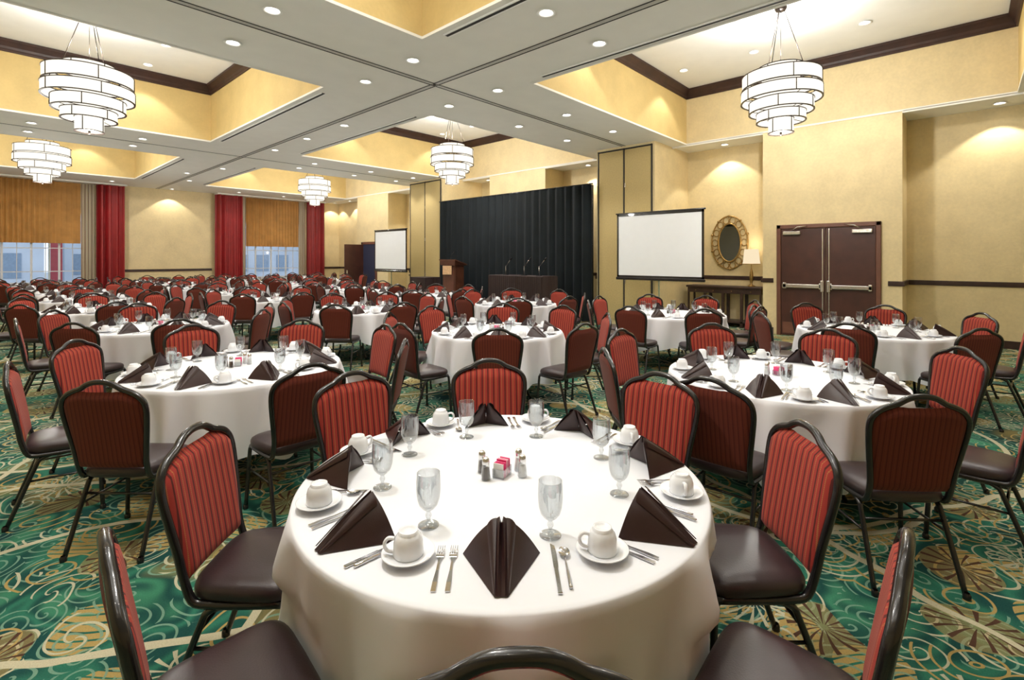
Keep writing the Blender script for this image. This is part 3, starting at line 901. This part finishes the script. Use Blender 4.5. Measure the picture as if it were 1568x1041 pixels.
l.add(vs, [(0, 1, 5, 4), (1, 2, 6, 5), (2, 3, 7, 6), (3, 0, 4, 7), (3, 2, 1, 0)], 'wood')
l.box(-.29, -.262, -.17, .17, .72, .98, 'placard', .004)
l.tube(smooth_path([(0, .1, 1.05), (.02, .12, 1.25), (.12, .08, 1.38)], 5), .006, 'black', 6)
l.lathe([(0, 0), (.014, .005), (.016, .03), (0, .045)], 'black', 10, (.12, .08, 1.36))
obj('lectern', l, (9.75, 11.35, .40), radians(8))
mc = MB()
mc.lathe([(0, 0), (.08, 0), (.08, .01), (.012, .016)], 'black', 20)
mc.tube([(0, 0, .01), (0, 0, .24)], .008, 'steel', 6)
mc.tube([(0, 0, .22), (-.26, -.16, .40)], .007, 'steel', 6)
mc.tube([(-.26, -.16, .40), (-.34, -.21, .45)], .018, 'black', 8)
MCM = mc.mesh('desk_microphone')
for y in (7.95, 8.45, 9.1): obj('desk_microphone', MCM, (9.65, y, 1.16), .6)

# ------------------------------------------------------------ projection screens
def screen(y0, y1, X=9.8):
    s = MB(); z0, z1 = 1.18, 2.58
    s.box(X-.010, X, y0+.04, y1-.04, z0+.05, z1-.05, 'screen')
    for a, b_, c_, d_ in ((y0, y1, z1-.05, z1), (y0, y1, z0, z0+.05), (y0, y0+.04, z0, z1), (y1-.04, y1, z0, z1)):
        s.box(X-.014, X+.012, a, b_, c_, d_, 'black')
    s.tube([(X, y0-.03, z1+.01), (X, y1+.03, z1+.01)], .018, 'black', 8)
    s.box(X-.03, X+.03, y0-.02, y1+.02, z0-.05, z0+.01, 'black', .01)
    ym = (y0+y1)/2
    s.tube([(X+.045, ym, .25), (X+.045, ym, z1+.03)], .016, 'steel', 8)
    for a in (.3, .3+2*pi/3, .3+4*pi/3):
        s.tube([(X+.045, ym, .72), (X+.045+cos(a)*.55, ym+sin(a)*.55, .015)], .011, 'black', 6)
        s.tube([(X+.045, ym, .28), (X+.045+cos(a)*.3, ym+sin(a)*.3, .34)], .008, 'black', 6)
    s.tube([(X+.045, ym, z1+.02), (X, ym, z1+.02)], .012, 'black', 6)
    obj('projection_screen', s)
screen(3.85, 5.80)
screen(13.78, 15.7)

# ------------------------------------------------------------ console table, mirror, lamp
def console(y0, y1, X0, X1, name='console_table'):
    c = MB(); h = .95
    c.box(X0-.03, X1, y0-.03, y1+.03, h-.05, h, 'trimdark', .008)
    c.box(X0, X1-.02, y0, y1, h-.17, h-.05, 'trimdark')
    n = 4
    for i in range(n+1):
        y = y0+(y1-y0)*i/n
        c.box(X0, X0+.06, max(y0, y-.03), min(y1, y+.03), 0, h-.17, 'trimdark', .004)
        c.box(X1-.08, X1-.02, max(y0, y-.03), min(y1, y+.03), 0, h-.17, 'trimdark')
    c.box(X0, X1-.02, y0, y1, .10, .15, 'trimdark', .004)
    for i in range(n):
        y = y0+(y1-y0)*(i+.5)/n
        c.lathe([(.006, -.03), (.012, -.02), (.006, -.0)], 'gold', 8, (X0-.02, y, h-.10))
    obj(name, c)
console(3.42, 5.1, 11.95, 12.38)
console(15.0, 16.6, 11.95, 12.38)
def tlamp(x, y):
    l = MB()
    l.lathe([(0, 0), (.085, 0), (.085, .02), (.05, .035), (.022, .06), (.03, .12), (.045, .20), (.035, .32), (.016, .40), (.01, .44), (.01, .54)], 'gold', 20)
    l.lathe([(.19, .52), (.18, .56), (.15, .86)], 'lshade', 28)
    l.lathe([(.15, .86), (.03, .86)], 'lshade', 28)
    l.lathe([(.192, .515), (.194, .525), (.19, .53)], 'gold', 28)
    o = obj('table_lamp', l, (x, y, .95))
    p = bpy.data.lights.new('lamp', 'POINT'); p.energy = 5; p.color = (1, .8, .55); p.shadow_soft_size = .08
    po = bpy.data.objects.new('lamp', p); COL.objects.link(po); po.location = (0, 0, .98); po.parent = o
tlamp(12.15, 3.68); tlamp(12.15, 15.25)
m_ = MB()
A, B = .26, .46
def ell(a, b_, x, n=48): return [(x, cos(2*pi*i/n)*a, sin(2*pi*i/n)*b_) for i in range(n)]
vs = [(-.02, 0, 0)]+ell(A, B, -.02); m_.add(vs, [(0, i+1, (i+1) % 48+1) for i in range(48)], 'mirror')
m_.tube(ell(A, B, -.025), .022, 'gold', 8, closed=True)
m_.tube(ell(A+.16, B+.18, -.02), .018, 'gold', 8, closed=True)
for i in range(14):
    a = 2*pi*i/14; cy, cz = cos(a)*(A+.08), sin(a)*(B+.09)
    m_.tube([(-.025, cy+cos(2*pi*k/14)*.066, cz+sin(2*pi*k/14)*.08) for k in range(14)], .013, 'gold', 6, closed=True)
for i in range(10):
    a = 2*pi*i/10+.3; cy, cz = cos(a)*(A+.17), sin(a)*(B+.18)
    m_.lathe([(0, -.03), (.03, -.02), (.035, 0), (.03, .02), (0, .03)], 'gold', 10, (-.02, cy, cz))
obj('ornate_oval_mirror', m_, (XR-.025, 4.25, 1.98))

# ------------------------------------------------------------ world + camera
w = bpy.data.worlds.new('world'); SC.world = w; w.use_nodes = True
bg = w.node_tree.nodes['Background']; bg.inputs[0].default_value = (.80, .89, 1.0, 1); bg.inputs[1].default_value = 2.0
cam = bpy.data.cameras.new('camera'); co = bpy.data.objects.new('camera', cam); COL.objects.link(co)
co.location = (0, 0, 1.61)
co.rotation_euler = (radians(90), 0, -atan2(F.x, F.y))
cam.sensor_width = 36; cam.lens = 36*760/1568; cam.shift_y = -125.5/1568
cam.clip_start = .05; cam.clip_end = 300
SC.camera = co
SC.view_settings.view_transform = 'Standard'
SC.view_settings.look = 'None'
SC.view_settings.exposure = -0.42
